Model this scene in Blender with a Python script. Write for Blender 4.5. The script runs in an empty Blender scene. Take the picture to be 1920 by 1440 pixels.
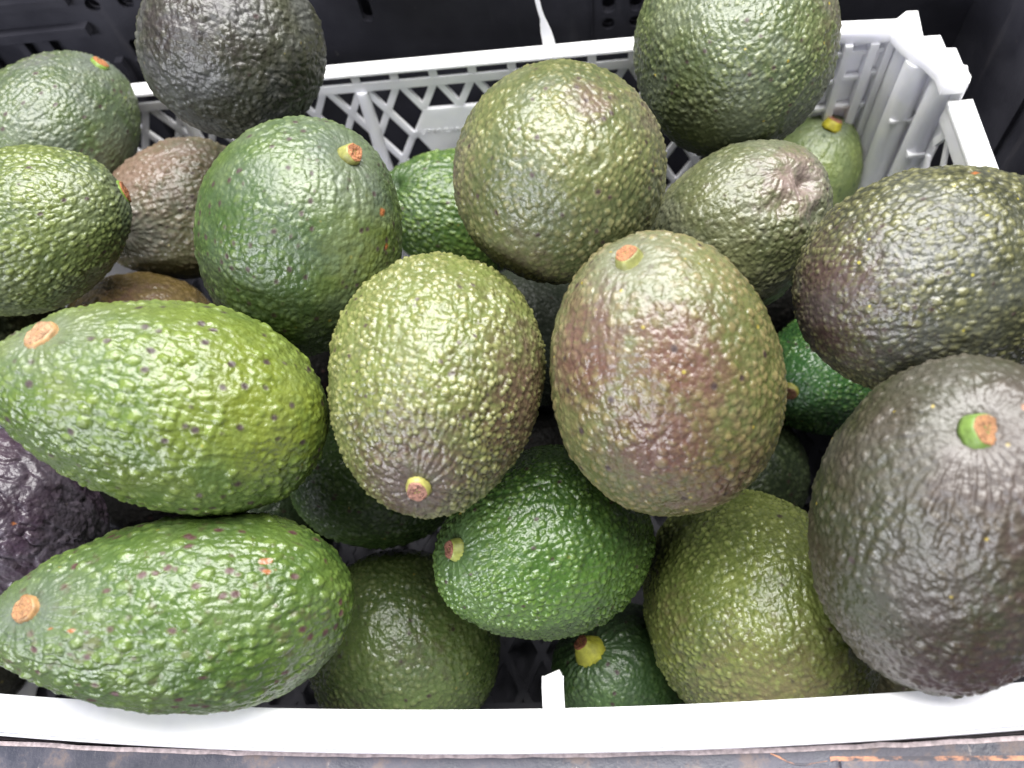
import bpy, bmesh, math, random
import numpy as np
from mathutils import Vector, Matrix

sc = bpy.context.scene
COL = sc.collection
R_ = math.radians

# ------------------------------------------------------------------ camera
def cam_axes(pitch, roll, yaw):
    f = Vector((math.sin(yaw)*math.cos(pitch), math.cos(yaw)*math.cos(pitch), -math.sin(pitch)))
    rt = f.cross(Vector((0, 0, 1))).normalized()
    up = rt.cross(f)
    return (rt*math.cos(roll)+up*math.sin(roll), -rt*math.sin(roll)+up*math.cos(roll), f)
CR, CU, CF = cam_axes(R_(61.5), R_(-13.5), R_(-12.0))
CPOS = Vector((0, 0, .445))
cam = bpy.data.cameras.new('camera')
cam.sensor_width = 36; cam.lens = 36*1500/1920
cam.clip_start = .01; cam.clip_end = 50
cam.dof.use_dof = True; cam.dof.focus_distance = .30; cam.dof.aperture_fstop = 9.0
camo = bpy.data.objects.new('camera', cam); COL.objects.link(camo)
m = Matrix((CR, CU, -CF)).transposed().to_4x4(); m.translation = CPOS
camo.matrix_world = m
sc.camera = camo

# ------------------------------------------------------------------ light
w = bpy.data.worlds.new('World'); sc.world = w; w.use_nodes = True
w.node_tree.nodes['Background'].inputs[0].default_value = (.93, .96, 1, 1)
w.node_tree.nodes['Background'].inputs[1].default_value = .06
def area(name, loc, target, sx, sy, power, col):
    l = bpy.data.lights.new(name, 'AREA'); l.shape = 'RECTANGLE'; l.size = sx; l.size_y = sy
    l.energy = power; l.color = col
    o = bpy.data.objects.new(name, l); COL.objects.link(o); o.location = loc
    o.rotation_euler = (Vector(target)-Vector(loc)).to_track_quat('-Z', 'Y').to_euler()
    return o
area('ceiling_lamp', (.08, .46, 1.15), (.02, .20, .18), 1.15, .80, 40, (1, .985, .965))
area('front_fill', (-1.0, -1.2, .95), (0, .2, .15), 1.2, .4, 35, (.93, .94, 1))  # added fill from low left front, brightens the crate's inner walls
sc.view_settings.view_transform = 'Standard'; sc.view_settings.look = 'None'
sc.view_settings.gamma = 1; sc.view_settings.exposure = .34
sc.view_settings.use_curve_mapping = False

# ------------------------------------------------------------------ helpers
def lin(c, f=1.0, ds=0.):
    o = []; g = .3*c[0]+.59*c[1]+.11*c[2]
    c = [v+(g-v)*ds for v in c]
    for v in c:
        v /= 255
        o.append((v/12.92 if v <= .04045 else ((v+.055)/1.055)**2.4)*f)
    return (*o, 1)

def link(o, parent=None):
    COL.objects.link(o)
    if parent is not None: o.parent = parent
    return o
def empty(name, loc=(0, 0, 0)):
    o = bpy.data.objects.new(name, None); o.location = loc; o.empty_display_size = .02
    return link(o)
def tag(o, label=None, cat=None, group=None, kind=None):
    if label: o['label'] = label
    if cat: o['category'] = cat
    if group: o['group'] = group
    if kind: o['kind'] = kind
    return o
def mesh_obj(name, me, mat, parent=None):
    o = bpy.data.objects.new(name, me)
    if mat is not None and not me.materials: me.materials.append(mat)
    return link(o, parent)
def bm_obj(name, bm, mat, parent=None, smooth=False, bevel=0, seg=2):
    if bevel:
        bmesh.ops.bevel(bm, geom=[e for e in bm.edges if len(e.link_faces) == 2 and e.calc_face_angle(0) > .4],
                        offset=bevel, segments=seg, profile=.5, affect='EDGES', clamp_overlap=True)
    bmesh.ops.recalc_face_normals(bm, faces=bm.faces)
    me = bpy.data.meshes.new(name); bm.to_mesh(me); bm.free()
    if smooth or bevel:
        me.polygons.foreach_set('use_smooth', [True]*len(me.polygons))
        if not smooth and bevel:
            me.set_sharp_from_angle(angle=R_(40))
    return mesh_obj(name, me, mat, parent)
def add_box(bm, lo, hi, M=None):
    xs = (lo[0], hi[0]); ys = (lo[1], hi[1]); zs = (lo[2], hi[2])
    v = [bm.verts.new((x, y, z)) for x in xs for y in ys for z in zs]
    if M is not None:
        for q in v: q.co = M @ q.co
    for f in ((0, 1, 3, 2), (4, 6, 7, 5), (0, 4, 5, 1), (2, 3, 7, 6), (0, 2, 6, 4), (1, 5, 7, 3)):
        bm.faces.new([v[i] for i in f])
    return v
def box(name, lo, hi, mat, parent, bevel=.0006, M=None):
    bm = bmesh.new(); add_box(bm, lo, hi, M)
    return bm_obj(name, bm, mat, parent, bevel=bevel)
def prism(name, poly, z0, z1, mat, parent, bevel=.0005):
    bm = bmesh.new()
    a = [bm.verts.new((x, y, z0)) for x, y in poly]; b = [bm.verts.new((x, y, z1)) for x, y in poly]
    n = len(poly)
    bm.faces.new(a[::-1]); bm.faces.new(b)
    for i in range(n): bm.faces.new((a[i], a[(i+1) % n], b[(i+1) % n], b[i]))
    return bm_obj(name, bm, mat, parent, bevel=bevel)
def cutout(o, cutters):
    for c in cutters:
        md = o.modifiers.new('b', 'BOOLEAN'); md.object = c; md.operation = 'DIFFERENCE'; md.solver = 'EXACT'
    dg = bpy.context.evaluated_depsgraph_get()
    me = bpy.data.meshes.new_from_object(o.evaluated_get(dg))
    o.modifiers.clear(); o.data = me
    for c in cutters: bpy.data.objects.remove(c, do_unlink=True)

class NT:
    def __init__(s, name):
        s.m = bpy.data.materials.new(name); s.m.use_nodes = True
        s.t = s.m.node_tree; s.b = s.t.nodes['Principled BSDF']
    def n(s, typ, **k):
        q = s.t.nodes.new(typ)
        for a, v in k.items(): setattr(q, a, v)
        return q
    def l(s, a, b): s.t.links.new(a, b)
    def val(s, sock, v):
        if hasattr(v, 'links') or isinstance(v, bpy.types.NodeSocket): s.l(v, sock)
        else: sock.default_value = v
    def mix(s, fac, a, b, mode='MIX'):
        q = s.n('ShaderNodeMix', data_type='RGBA', blend_type=mode, clamp_factor=True)
        s.val(q.inputs[0], fac); s.val(q.inputs[6], a); s.val(q.inputs[7], b)
        return q.outputs[2]
    def math(s, op, a, b=0., c=0., clamp=False):
        q = s.n('ShaderNodeMath', operation=op, use_clamp=clamp)
        s.val(q.inputs[0], a); s.val(q.inputs[1], b); s.val(q.inputs[2], c)
        return q.outputs[0]
    def ramp(s, v, lo, hi, a=0., b=1.):
        q = s.n('ShaderNodeMapRange', interpolation_type='SMOOTHSTEP')
        s.val(q.inputs[0], v)
        for i, x in enumerate((lo, hi, a, b)): q.inputs[i+1].default_value = x
        return q.outputs[0]
    def noise(s, co, scale, detail=3., rough=.55, dist=0.):
        q = s.n('ShaderNodeTexNoise'); s.l(co, q.inputs['Vector'])
        q.inputs['Scale'].default_value = scale; q.inputs['Detail'].default_value = detail
        q.inputs['Roughness'].default_value = rough; q.inputs['Distortion'].default_value = dist
        return q.outputs[0]
    def co(s, scale=(1, 1, 1), off=(0, 0, 0)):
        t = s.n('ShaderNodeTexCoord'); mp = s.n('ShaderNodeMapping')
        mp.inputs['Scale'].default_value = scale; mp.inputs['Location'].default_value = off
        s.l(t.outputs['Object'], mp.inputs[0]); return mp.outputs[0]
    def bump(s, h, strength, dist):
        q = s.n('ShaderNodeBump'); q.inputs['Strength'].default_value = strength
        q.inputs['Distance'].default_value = dist; s.l(h, q.inputs['Height'])
        s.l(q.outputs[0], s.b.inputs['Normal'])

# ------------------------------------------------------------------ plastics
def mat_white():
    k = NT('white_plastic'); c = k.co()
    n = k.noise(c, 40, 4); n2 = k.noise(k.co((1, 1, .25)), 160, 3)
    col = k.mix(k.ramp(n, .35, .7), lin((236, 236, 246)), lin((246, 246, 250)))
    dirt = k.ramp(k.noise(c, 420, 2, .6), .70, .78)
    col = k.mix(k.math('MULTIPLY', dirt, .25), col, lin((150, 140, 130)))
    k.l(col, k.b.inputs['Base Color'])
    k.l(k.ramp(n2, .3, .7, .28, .42), k.b.inputs['Roughness'])
    k.b.inputs['Subsurface Weight'].default_value = .65
    k.b.inputs['Subsurface Radius'].default_value = (1, 1, 1.08)
    k.b.inputs['Subsurface Scale'].default_value = .006
    k.bump(n2, .06, .0006)
    return k.m
def mat_black():
    k = NT('black_plastic'); c = k.co()
    n = k.noise(c, 22, 5, .6); st = k.noise(k.co((1, 1, .12)), 70, 4, .6); f = k.noise(c, 900, 2)
    col = k.mix(k.ramp(n, .35, .7), lin((38, 38, 45)), lin((52, 52, 59)))
    col = k.mix(k.math('MULTIPLY', k.ramp(st, .58, .8), .5), col, lin((78, 76, 80)))
    col = k.mix(k.math('MULTIPLY', k.ramp(k.noise(c, 130, 3), .70, .8), .5), col, lin((110, 105, 100)))
    k.l(col, k.b.inputs['Base Color'])
    k.l(k.ramp(n, .3, .7, .45, .65), k.b.inputs['Roughness'])
    k.b.inputs['Specular IOR Level'].default_value = .22
    k.bump(f, .25, .0006)
    return k.m
def mat_ledge():
    k = NT('worn_grey_plastic'); c = k.co((1, 1.0, 1))
    rot = k.n('ShaderNodeTexCoord'); mp = k.n('ShaderNodeMapping')
    mp.inputs['Rotation'].default_value = (0, 0, R_(-38)); mp.inputs['Scale'].default_value = (1, .3, 1)
    k.l(rot.outputs['Object'], mp.inputs[0])
    n = k.noise(c, 45, 5, .65); sc_ = k.noise(mp.outputs[0], 260, 4, .6); big = k.noise(c, 90, 4, .7)
    col = k.mix(k.ramp(n, .3, .72), lin((54, 56, 67)), lin((82, 80, 90)))
    col = k.mix(k.math('MULTIPLY', k.ramp(big, .52, .7), .75), col, lin((108, 94, 88)))
    col = k.mix(k.ramp(sc_, .67, .76), col, lin((150, 142, 140)))
    col = k.mix(k.math('MULTIPLY', k.ramp(k.noise(c, 330, 4, .6), .60, .72), .8), col, lin((62, 62, 74)))
    k.l(col, k.b.inputs['Base Color'])
    k.l(k.ramp(n, .3, .7, .4, .62), k.b.inputs['Roughness'])
    k.bump(k.math('ADD', sc_, k.noise(c, 700, 3)), .35, .0007)
    return k.m
def mat_flat(name, rgb, rough=.5, var=.15, scale=300, bs=.3):
    k = NT(name); c = k.co(); n = k.noise(c, scale, 4, .6)
    a = lin(rgb, 1-var); b = lin(rgb, 1+var)
    k.l(k.mix(k.ramp(n, .3, .7), a, b), k.b.inputs['Base Color'])
    k.b.inputs['Roughness'].default_value = rough
    k.bump(n, bs, .0006)
    return k.m
WHITE = mat_white(); BLACK = mat_black(); LEDGE = mat_ledge()
SCUFF = mat_flat('scuffed_edge_plastic', (168, 154, 154), .55, .3, 500)
GRIME = mat_flat('brown_grime', (84, 74, 78), .5, .35, 260)
def mat_rust():
    k = NT('orange_residue'); c = k.co((1, 2, 1)); n = k.noise(c, 120, 5, .7)
    k.l(k.mix(k.ramp(n, .45, .62), lin((66, 64, 72)), lin((186, 132, 100))), k.b.inputs['Base Color'])
    k.b.inputs['Roughness'].default_value = .6
    k.bump(n, .4, .0006)
    return k.m
RUST = mat_rust()

# ------------------------------------------------------------------ black bin that holds the crate
BIN = empty('black_bin', (-.05, .2, -.012))
tag(BIN, 'black plastic bin with slotted walls and worn grey front ledge around the crate', 'bin')
def bl(p): return (p[0]+.05, p[1]-.2, p[2]+.012)
def bbox_(name, lo, hi, mat=BLACK, parent=BIN, bevel=.001): return box(name, bl(lo), bl(hi), mat, parent, bevel)
bbox_('floor', (-.42, -.0, -.012), (.25, .385, -.008))
def cyl_cut(x, z, r, y=.385, depth=.03, n=20, sz=0):
    bm = bmesh.new(); a = []; b = []
    for i in range(n):
        t = 2*math.pi*i/n; dz = sz if math.sin(t) > 0 else -sz
        q = bl((x+r*math.cos(t), 0, z+r*math.sin(t)+dz))
        a.append(bm.verts.new((q[0], y-.2-.004, q[2]))); b.append(bm.verts.new((q[0], y-.2+depth, q[2])))
    bm.faces.new(a); bm.faces.new(b[::-1])
    for i in range(n): bm.faces.new((a[i], b[i], b[(i+1) % n], a[(i+1) % n]))
    return bm_obj('cut', bm, None, BIN)
bp = bbox_('back_panel', (-.42, .385, -.008), (.25, .390, .24), bevel=0)
cut = [cyl_cut(-.2595, .1835, .0042), cyl_cut(-.2405, .1835, .0042), cyl_cut(-.2495, .153, .0035, sz=.004),
       cyl_cut(-.1125, .168, .0032, sz=.008), cyl_cut(.0193, .1410, .0036), cyl_cut(.0343, .1408, .0036),
       cyl_cut(.0490, .1406, .0036), cyl_cut(.0195, .1580, .0038, sz=.0065), cyl_cut(.0343, .1575, .0038, sz=.0065),
       cyl_cut(.0490, .1570, .0038, sz=.0065), cyl_cut(-.0080, .1640, .0028), cyl_cut(.080, .145, .0038), cyl_cut(.095, .145, .0038)]
cutout(bp, cut)
bbox_('backing', (-.42, .402, -.008), (.25, .405, .24))
bbox_('panel_seam', (.0100, .3835, -.008), (.0106, .3858, .24), bevel=.0002)
# moulded ridges at the left of the back panel
bbox_('ridge', (-.345, .379, .1690), (-.268, .3852, .1745), bevel=.0018)
bbox_('ridge', (-.345, .381, .1870), (-.270, .3852, .1915), bevel=.0015)
for x in (-.338, -.3135, -.2985, -.2655, -.2525):
    bbox_('rib', (x, .380, .060), (x+.0045, .3853, .1680 if x < -.27 else .150), bevel=.0015)
bbox_('side_panel', (.2150, .0, -.008), (.2200, .3848, .24))
for y in (.255, .300):
    bbox_('rib', (.2125, y, -.008), (.2152, y+.004, .24), bevel=.001)
bbox_('side_panel', (-.42, .0, -.008), (-.415, .3848, .24))
# front ledge, bowed very slightly outwards
def bowed(name, y0, y1, z0, z1, bow, mat, parent, x0=-.42, x1=.25, org=bl, seg=26, bevel=.0008, wob=0, tz=0):
    bm = bmesh.new(); rows = []
    rng = random.Random(hash(name) % 91)
    for i in range(seg+1):
        x = x0+(x1-x0)*i/seg; u = (x+.04)/.19
        dy = -bow*(1-min(u*u, 4.)); j = (rng.random()-.5)*wob
        rows.append([bm.verts.new(org(p)) for p in ((x, y0+dy+j, z0), (x, y1+dy+j, z0), (x, y1+dy+j, z1+tz), (x, y0+dy+j, z1))])
    for i in range(seg):
        a, b = rows[i], rows[i+1]
        for k in range(4): bm.faces.new((a[k], b[k], b[(k+1) % 4], a[(k+1) % 4]))
    bm.faces.new(rows[0]); bm.faces.new(rows[-1][::-1])
    return bm_obj(name, bm, mat, parent, bevel=bevel)
bowed('front_wall', -.004, .0195, -.008, .146, .0054, BLACK, BIN, bevel=.001)
fl = bowed('front_ledge', -.060, .0208, .1462, .1515, .0054, LEDGE, BIN, bevel=.0012)
bowed('worn_edge', .0197, .0212, .1500, .1518, .0054, SCUFF, BIN, seg=90, bevel=.0003, wob=.0005)
bowed('grime_line', .0216, .0226, .1440, .1492, .0054, GRIME, BIN, seg=60, bevel=.0004, wob=.0003)
# raised lip and orange residue at the right of the ledge
box('ledge_lip', bl((.0725, -.04, .1516)), bl((.25, .0128, .1545)), LEDGE, BIN, .0009)
def strip(name, pts, wd, th, mat, parent, org=bl, seed=3):
    rng = random.Random(seed); bm = bmesh.new(); rows = []
    for i, (x, y, z) in enumerate(pts):
        a = Vector(pts[max(i-1, 0)]); b = Vector(pts[min(i+1, len(pts)-1)]); d = (b-a).normalized()
        n = Vector((-d.y, d.x, 0)); ww = wd*(.15+1.2*rng.random()**1.5)
        p = Vector((x, y, z))
        rows.append([bm.verts.new(org(q)) for q in (p-n*ww, p-n*ww*.6+Vector((0, 0, th)), p+n*ww*.6+Vector((0, 0, th)), p+n*ww)])
    for a, b in zip(rows, rows[1:]):
        for k in range(3): bm.faces.new((a[k], b[k], b[k+1], a[k+1]))
        bm.faces.new((a[3], b[3], b[0], a[0]))
    bm.faces.new(rows[0]); bm.faces.new(rows[-1][::-1])
    return bm_obj(name, bm, mat, parent)
pp = [(.0500+.0008*i, .0160-.0000*i, .1516) for i in range(5)]
pp = [(.0515, .0153, .1515), (.0540, .0143, .1515), (.0565, .0128, .1515), (.0590, .0120, .1515), (.0620, .0119, .1515), (.0650, .0124, .1515), (.0690, .0130, .1515)]
strip('residue_line', pp, .0005, .0002, RUST, BIN)
box('residue_line', bl((.0700, .0129, .1514)), bl((.25, .0143, .1518)), RUST, BIN, .0002)

# ------------------------------------------------------------------ white crate
CRATE = empty('plastic_crate', (-.07, .19, 0))
tag(CRATE, 'white perforated plastic crate with diamond lattice walls, heaped with avocados', 'crate')
def cl(p): return (p[0]+.07, p[1]-.19, p[2])
def cbox(name, lo, hi, bevel=.0006, parent=CRATE): return box(name, cl(lo), cl(hi), WHITE, parent, bevel)
XL, XR = -.322, .1800
YW = .3372                                    # inner face of back wall
cbox('back_rim', (XL, .3364, .1613), (.1235, .3452, .1632), .0007)
cbox('back_rail', (XL, YW-.0008, .1515), (.128, YW+.0006, .1568), .0004)
s0 = -.1127
for k in range(-10, 12):
    x = s0+.0206*k
    if x < XL or x > .12: continue
    cbox('slot_bar', (x-.0047, YW-.0006, .1566), (x-.0003, YW+.0004, .1614), .0005)
def lattice(M, u0, u1, vt, vb, phase, parent, skip=(), mat=None):
    """diagonal bars in the (u, v) plane; M maps (u, depth, v) into the crate"""
    pitch = .0201; half = .01005; hv = .0188; bw = .00185
    ang = math.atan2(hv, half)
    span = vt-vb; run = span*half/hv
    k0 = math.floor((u0-phase-run)/pitch)-1; k1 = math.ceil((u1-phase+run)/pitch)+1
    for s in (1, -1):
        for k in range(k0, k1+1):
            a = Vector((phase+k*pitch, vt)); b = Vector((a.x+s*run, vb))
            # clip to u0..u1
            t0, t1 = 0., 1.
            if b.x != a.x:
                ta = (u0-a.x)/(b.x-a.x); tb = (u1-a.x)/(b.x-a.x)
                if ta > tb: ta, tb = tb, ta
                t0 = max(t0, ta); t1 = min(t1, tb)
            segs = [(t0, t1)]
            for (su0, su1, sv0, sv1) in skip:           # solid plates hide the bars behind them
                ns = []
                for (p, q) in segs:
                    xs = sorted(((su0-a.x)/(b.x-a.x), (su1-a.x)/(b.x-a.x))); ys = sorted(((sv0-vt)/(vb-vt), (sv1-vt)/(vb-vt)))
                    i0, i1 = max(xs[0], ys[0]), min(xs[1], ys[1])
                    if i1 <= p or i0 >= q or i0 >= i1: ns.append((p, q)); continue
                    if i0 > p: ns.append((p, i0))
                    if i1 < q: ns.append((i1, q))
                segs = ns
            for p, q in segs:
                if (q-p)*span < .004: continue
                A = a.lerp(b, p); B = a.lerp(b, q)
                d = (B-A); L = d.length; d.normalize(); n = Vector((-d.y, d.x))
                bm = bmesh.new(); th = .0022 if s == 1 else .0018
                vs = []
                for e in (A, B):
                    for dy in (.0001 if s == 1 else .0003, th):
                        for g in (-bw, bw):
                            pt = e+n*g; vs.append(bm.verts.new(M((pt.x, dy, pt.y))))
                for f in ((0, 1, 3, 2), (4, 6, 7, 5), (0, 4, 5, 1), (2, 3, 7, 6), (0, 2, 6, 4), (1, 5, 7, 3)):
                    bm.faces.new([vs[i] for i in f])
                bm_obj('lattice_bar', bm, mat or WHITE, parent, bevel=.0004, seg=1)
PL = (-.0925, -.0445, .1005, .1352)
def Mb(p): return cl((p[0], YW+p[1], p[2]))
lattice(Mb, -.318, .1250, .1545, .022, -.0937, CRATE, skip=[PL])
cbox('back_base', (XL, YW-.0004, .001), (.128, YW+.0026, .022), .0006)
# solid name plate in the lattice
bm = bmesh.new()
pv = [(-.0925, .1190), (-.0838, .1352), (-.0532, .1352), (-.0445, .1190), (-.0532, .1005), (-.0838, .1005)]
fa = [bm.verts.new(cl((x, YW-.0003, z))) for x, z in pv]; fb = [bm.verts.new(cl((x, YW+.0020, z))) for x, z in pv]
bm.faces.new(fa); bm.faces.new(fb[::-1])
for i in range(6): bm.faces.new((fa[i], fb[i], fb[(i+1) % 6], fa[(i+1) % 6]))
plate = bm_obj('name_plate', bm, WHITE, CRATE, bevel=.0004)
cu = bpy.data.curves.new('t', 'FONT'); cu.body = 'SUPERCARGO'; cu.size = .0046; cu.extrude = .00035; cu.space_character = 1.25
cu.bevel_depth = .00008
to = bpy.data.objects.new('t', cu); COL.objects.link(to)
tm = bpy.data.meshes.new_from_object(to.evaluated_get(bpy.context.evaluated_depsgraph_get()))
bpy.data.objects.remove(to, do_unlink=True)
tm.transform(Matrix.Translation(cl((-.0917, YW-.0004, .1178))) @ Matrix.Rotation(math.pi/2, 4, 'X'))
tm.materials.clear()
mesh_obj('embossed_lettering', tm, WHITE, plate)
for x in (-.2160, -.1140, .0880):
    bm = bmesh.new(); n = 10; rows = []
    for z, r in ((.1513, .0034), (.0600, .0042), (.002, .0046)):
        rows.append([bm.verts.new(cl((x-.0012*(.1513-z)/.05+r*math.cos(t), YW+.0005-r*.95*math.sin(t), z))) for t in [math.pi*i/n for i in range(n+1)]])
    for a, b in zip(rows, rows[1:]):
        for i in range(n): bm.faces.new((a[i], a[i+1], b[i+1], b[i]))
        bm.faces.new((a[n], a[0], b[0], b[n]))
    bm.faces.new(rows[0]); bm.faces.new(rows[-1][::-1])
    bm_obj('wall_rib', bm, WHITE, CRATE, smooth=True).data.set_sharp_from_angle(angle=R_(50))

# right wall
def Mr(p): return cl((.1702+p[1], p[0], p[2]))
cbox('side_rim', (.1690, .0310, .1575), (XR, .2868, .1600), .0008)
cbox('side_rail', (.1692, .0310, .1480), (.1722, .2868, .1573), .0006)
lattice(Mr, .040, .2850, .1500, .060, .2772, CRATE)
cbox('side_base', (.1698, .0310, .001), (.1724, .2868, .060), .0006)
# left wall
def Ml(p): return cl((XL+.004-p[1], p[0], p[2]))
cbox('side_rim', (XL-.008, .0310, .1575), (XL+.005, .3360, .1600), .0008)
cbox('side_rail', (XL+.0012, .0310, .1480), (XL+.0042, .3360, .1573), .0006)
lattice(Ml, .040, .334, .1500, .060, .2772, CRATE)
cbox('side_base', (XL+.0012, .0310, .001), (XL+.0042, .3360, .060), .0006)
# stepped stacking corner at the back right
outer = [(.1240, .3335), (.1262, .3345), (.1534, .3325), (.1588, .3372), (.1640, .3368), (.1624, .3190), (.1700, .3188), (.1704, .3100), (.1747, .3095), (.1750, .2985), (.1768, .2975), (.1762, .2945), (.1766, .2905), (.1750, .2869)]
inner = [(.1640, .2869), (.1640, .2960), (.1605, .3040), (.1560, .3100), (.1530, .3160), (.1500, .3240), (.1240, .3262)]
prism('corner_cap', [cl(p+(0,))[:2] for p in outer+inner], .1640, .1700, WHITE, CRATE, .0007)
wall_in = [(.1742, .2869), (.1738, .2975), (.1690, .3040), (.1690, .3110), (.1610, .3140), (.1600, .3290), (.1240, .3300)]
prism('corner_wall', [cl(p+(0,))[:2] for p in [(.1240, .3330)]+outer[2:]+wall_in[:]], .001, .1638, WHITE, CRATE, .0006)
for i, (x0, x1, zs) in enumerate(((.1242, .1300, (.157, .140, .122, .104)), (.1335, .1420, (.1575, .1420, .1230, .1065)), (.1455, .1500, (.1580, .1440, .1230, .1050)), (.1528, .1590, (.1560, .1400, .1200, .1110, .0930)))):
    for j, z in enumerate(zs):
        bm = bmesh.new()
        y1 = .3299; yo = .3258
        add_box(bm, cl((x0, yo, z-.0011)), cl((x1, y1, z+.0011)))
        bm_obj('shelf_ridge', bm, WHITE, CRATE, bevel=.0009)
for x, r in ((.1318, .0018), (.1438, .0020), (.1514, .0017)):
    cbox('wall_rib', (x-r, .3238, .001), (x+r, .3298, .1636), .0012)
def column(x, y, r, r2, z1):
    bm = bmesh.new(); n = 18
    rows = [[bm.verts.new(cl((x+rr*math.cos(2*math.pi*i/n)+dx, y+rr*math.sin(2*math.pi*i/n), z))) for i in range(n)] for z, rr, dx in ((.001, r2, 0), (z1*.55, (r+r2)/2, 0), (z1, r, 0))]
    for a, b in zip(rows, rows[1:]):
        for i in range(n): bm.faces.new((a[i], a[(i+1) % n], b[(i+1) % n], b[i]))
    bm.faces.new(rows[0][::-1]); bm.faces.new(rows[-1])
    bm_obj('corner_column', bm, WHITE, CRATE, smooth=True).data.set_sharp_from_angle(angle=R_(50))
column(.1612, .3115, .0062, .0074, .1635)
column(.1702, .2990, .0058, .0070, .1630)
column(.1578, .3235, .0042, .0050, .1635)
cbox('shelf_ridge', (.1650, .2915, .1180), (.1735, .2980, .1205), .001)
cbox('shelf_ridge', (.1560, .3050, .1290), (.1690, .3130, .1312), .001)

# front wall and its broad rim
FW = [None]
bowed('front_wall', .0320, .0345, .001, .1565, .0080, WHITE, CRATE, XL, .178, cl, 30, .0006)
bowed('front_rim', .0243, .0366, .1568, .1600, .0080, WHITE, CRATE, XL-.006, .179, cl, 40, .0007)
bowed('rim_skirt', .0231, .0242, .1500, .1580, .0078, WHITE, CRATE, XL-.006, .179, cl, 40, .0005)
# broken strap ends: a stub on the front rim and a stretched strand on the back rim
def ribbon(name, sec, th, parent):
    bm = bmesh.new(); rows = []
    for (l, r) in sec:
        l = Vector(l); r = Vector(r); rows.append((l, r))
    V = []
    for i, (l, r) in enumerate(rows):
        a = rows[max(i-1, 0)]; b = rows[min(i+1, len(rows)-1)]
        d = ((b[0]+b[1])-(a[0]+a[1])).normalized(); n = d.cross((r-l).normalized()).normalized()*th
        V.append([bm.verts.new(cl(q)) for q in (l, r, r+n, l+n)])
    for a, b in zip(V, V[1:]):
        for k in range(4): bm.faces.new((a[k], b[k], b[(k+1) % 4], a[(k+1) % 4]))
    bm.faces.new(V[0]); bm.faces.new(V[-1][::-1])
    return bm_obj(name, bm, WHITE, parent, bevel=.0002, seg=1)
tab = ribbon('strap_stub', [((-.0212, .0268, .1602), (-.0148, .0270, .1602)), ((-.0213, .0300, .1612), (-.0147, .0302, .1612)),
       ((-.0212, .0345, .1645), (-.0145, .0346, .1645)), ((-.0206, .0374, .1672), (-.0146, .0380, .1678)), ((-.0190, .0380, .1678), (-.0154, .0392, .1690))], .0009, CRATE)
for xx in (-.0215, -.0151):
    ribbon('stub_flange', [((xx, .0272, .1612), (xx+.0008, .0272, .1612)), ((xx, .0345, .1654), (xx+.0008, .0345, .1654)), ((xx+.0003, .0372, .1682), (xx+.0010, .0372, .1682))], .0011, tab)
ribbon('stub_window', [((-.0190, .0292, .1622), (-.0168, .0292, .1622)), ((-.0190, .0310, .1634), (-.0168, .0310, .1634))], .0002, tab)
ribbon('stretched_strand', [((-.0160, .3440, .1632), (-.0098, .3440, .1632)), ((-.0162, .3442, .1668), (-.0102, .3442, .1664)),
       ((-.0166, .3445, .1712), (-.0112, .3445, .1712)), ((-.0166, .3448, .1755), (-.0126, .3448, .1755)), ((-.0163, .3450, .1790), (-.0139, .3450, .1790)),
       ((-.0172, .3455, .1830), (-.0150, .3455, .1830)), ((-.0180, .3460, .1880), (-.0158, .3460, .1880)), ((-.0182, .3462, .1950), (-.0162, .3462, .1950)), ((-.0178, .3464, .2050), (-.0164, .3464, .2050))], .0010, CRATE)
# open lattice floor
def Mf(p): return cl((p[0], p[2], .006-p[1]))
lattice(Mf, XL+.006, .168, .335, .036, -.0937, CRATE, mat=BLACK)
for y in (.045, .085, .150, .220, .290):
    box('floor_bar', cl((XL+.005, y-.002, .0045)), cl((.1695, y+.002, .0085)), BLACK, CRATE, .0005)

# ------------------------------------------------------------------ avocados
_cs = {}
def cube_sphere(N):
    if N in _cs: return _cs[N]
    g = np.tan(np.linspace(-1, 1, N+1)*math.pi/4)
    A, B = np.meshgrid(g, g, indexing='ij'); O = np.ones_like(A)
    faces = []; P = []
    i = np.arange(N); I, J = np.meshgrid(i, i, indexing='ij')
    q = np.stack([I*(N+1)+J, (I+1)*(N+1)+J, (I+1)*(N+1)+J+1, I*(N+1)+J+1], -1).reshape(-1, 4)
    for f, (x, y, z) in enumerate(((O, A, B), (-O, B, A), (B, O, A), (A, -O, B), (A, B, O), (B, A, -O))):
        P.append(np.stack([x, y, z], -1).reshape(-1, 3)); faces.append(q+f*(N+1)**2)
    P = np.concatenate(P); P /= np.linalg.norm(P, axis=1)[:, None]; Fq = np.concatenate(faces)
    key = np.round(P*1e5).astype(np.int64); key = (key[:, 0]*400009+key[:, 1])*400009+key[:, 2]
    _, idx, inv = np.unique(key, return_index=True, return_inverse=True)
    _cs[N] = (P[idx], inv[Fq].astype(np.int32))
    return _cs[N]
def hsh(ix, iy, iz, s):
    h = (ix.astype(np.uint32)*np.uint32(73856093)) ^ (iy.astype(np.uint32)*np.uint32(19349663)) ^ (iz.astype(np.uint32)*np.uint32(83492791)) ^ np.uint32((s*2654435761) & 0xffffffff)
    h ^= h >> np.uint32(15); h *= np.uint32(2246822519); h ^= h >> np.uint32(13); h *= np.uint32(3266489917); h ^= h >> np.uint32(16)
    return h
def u01(h): return (h & np.uint32(0xffff)).astype(np.float32)/65535
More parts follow.
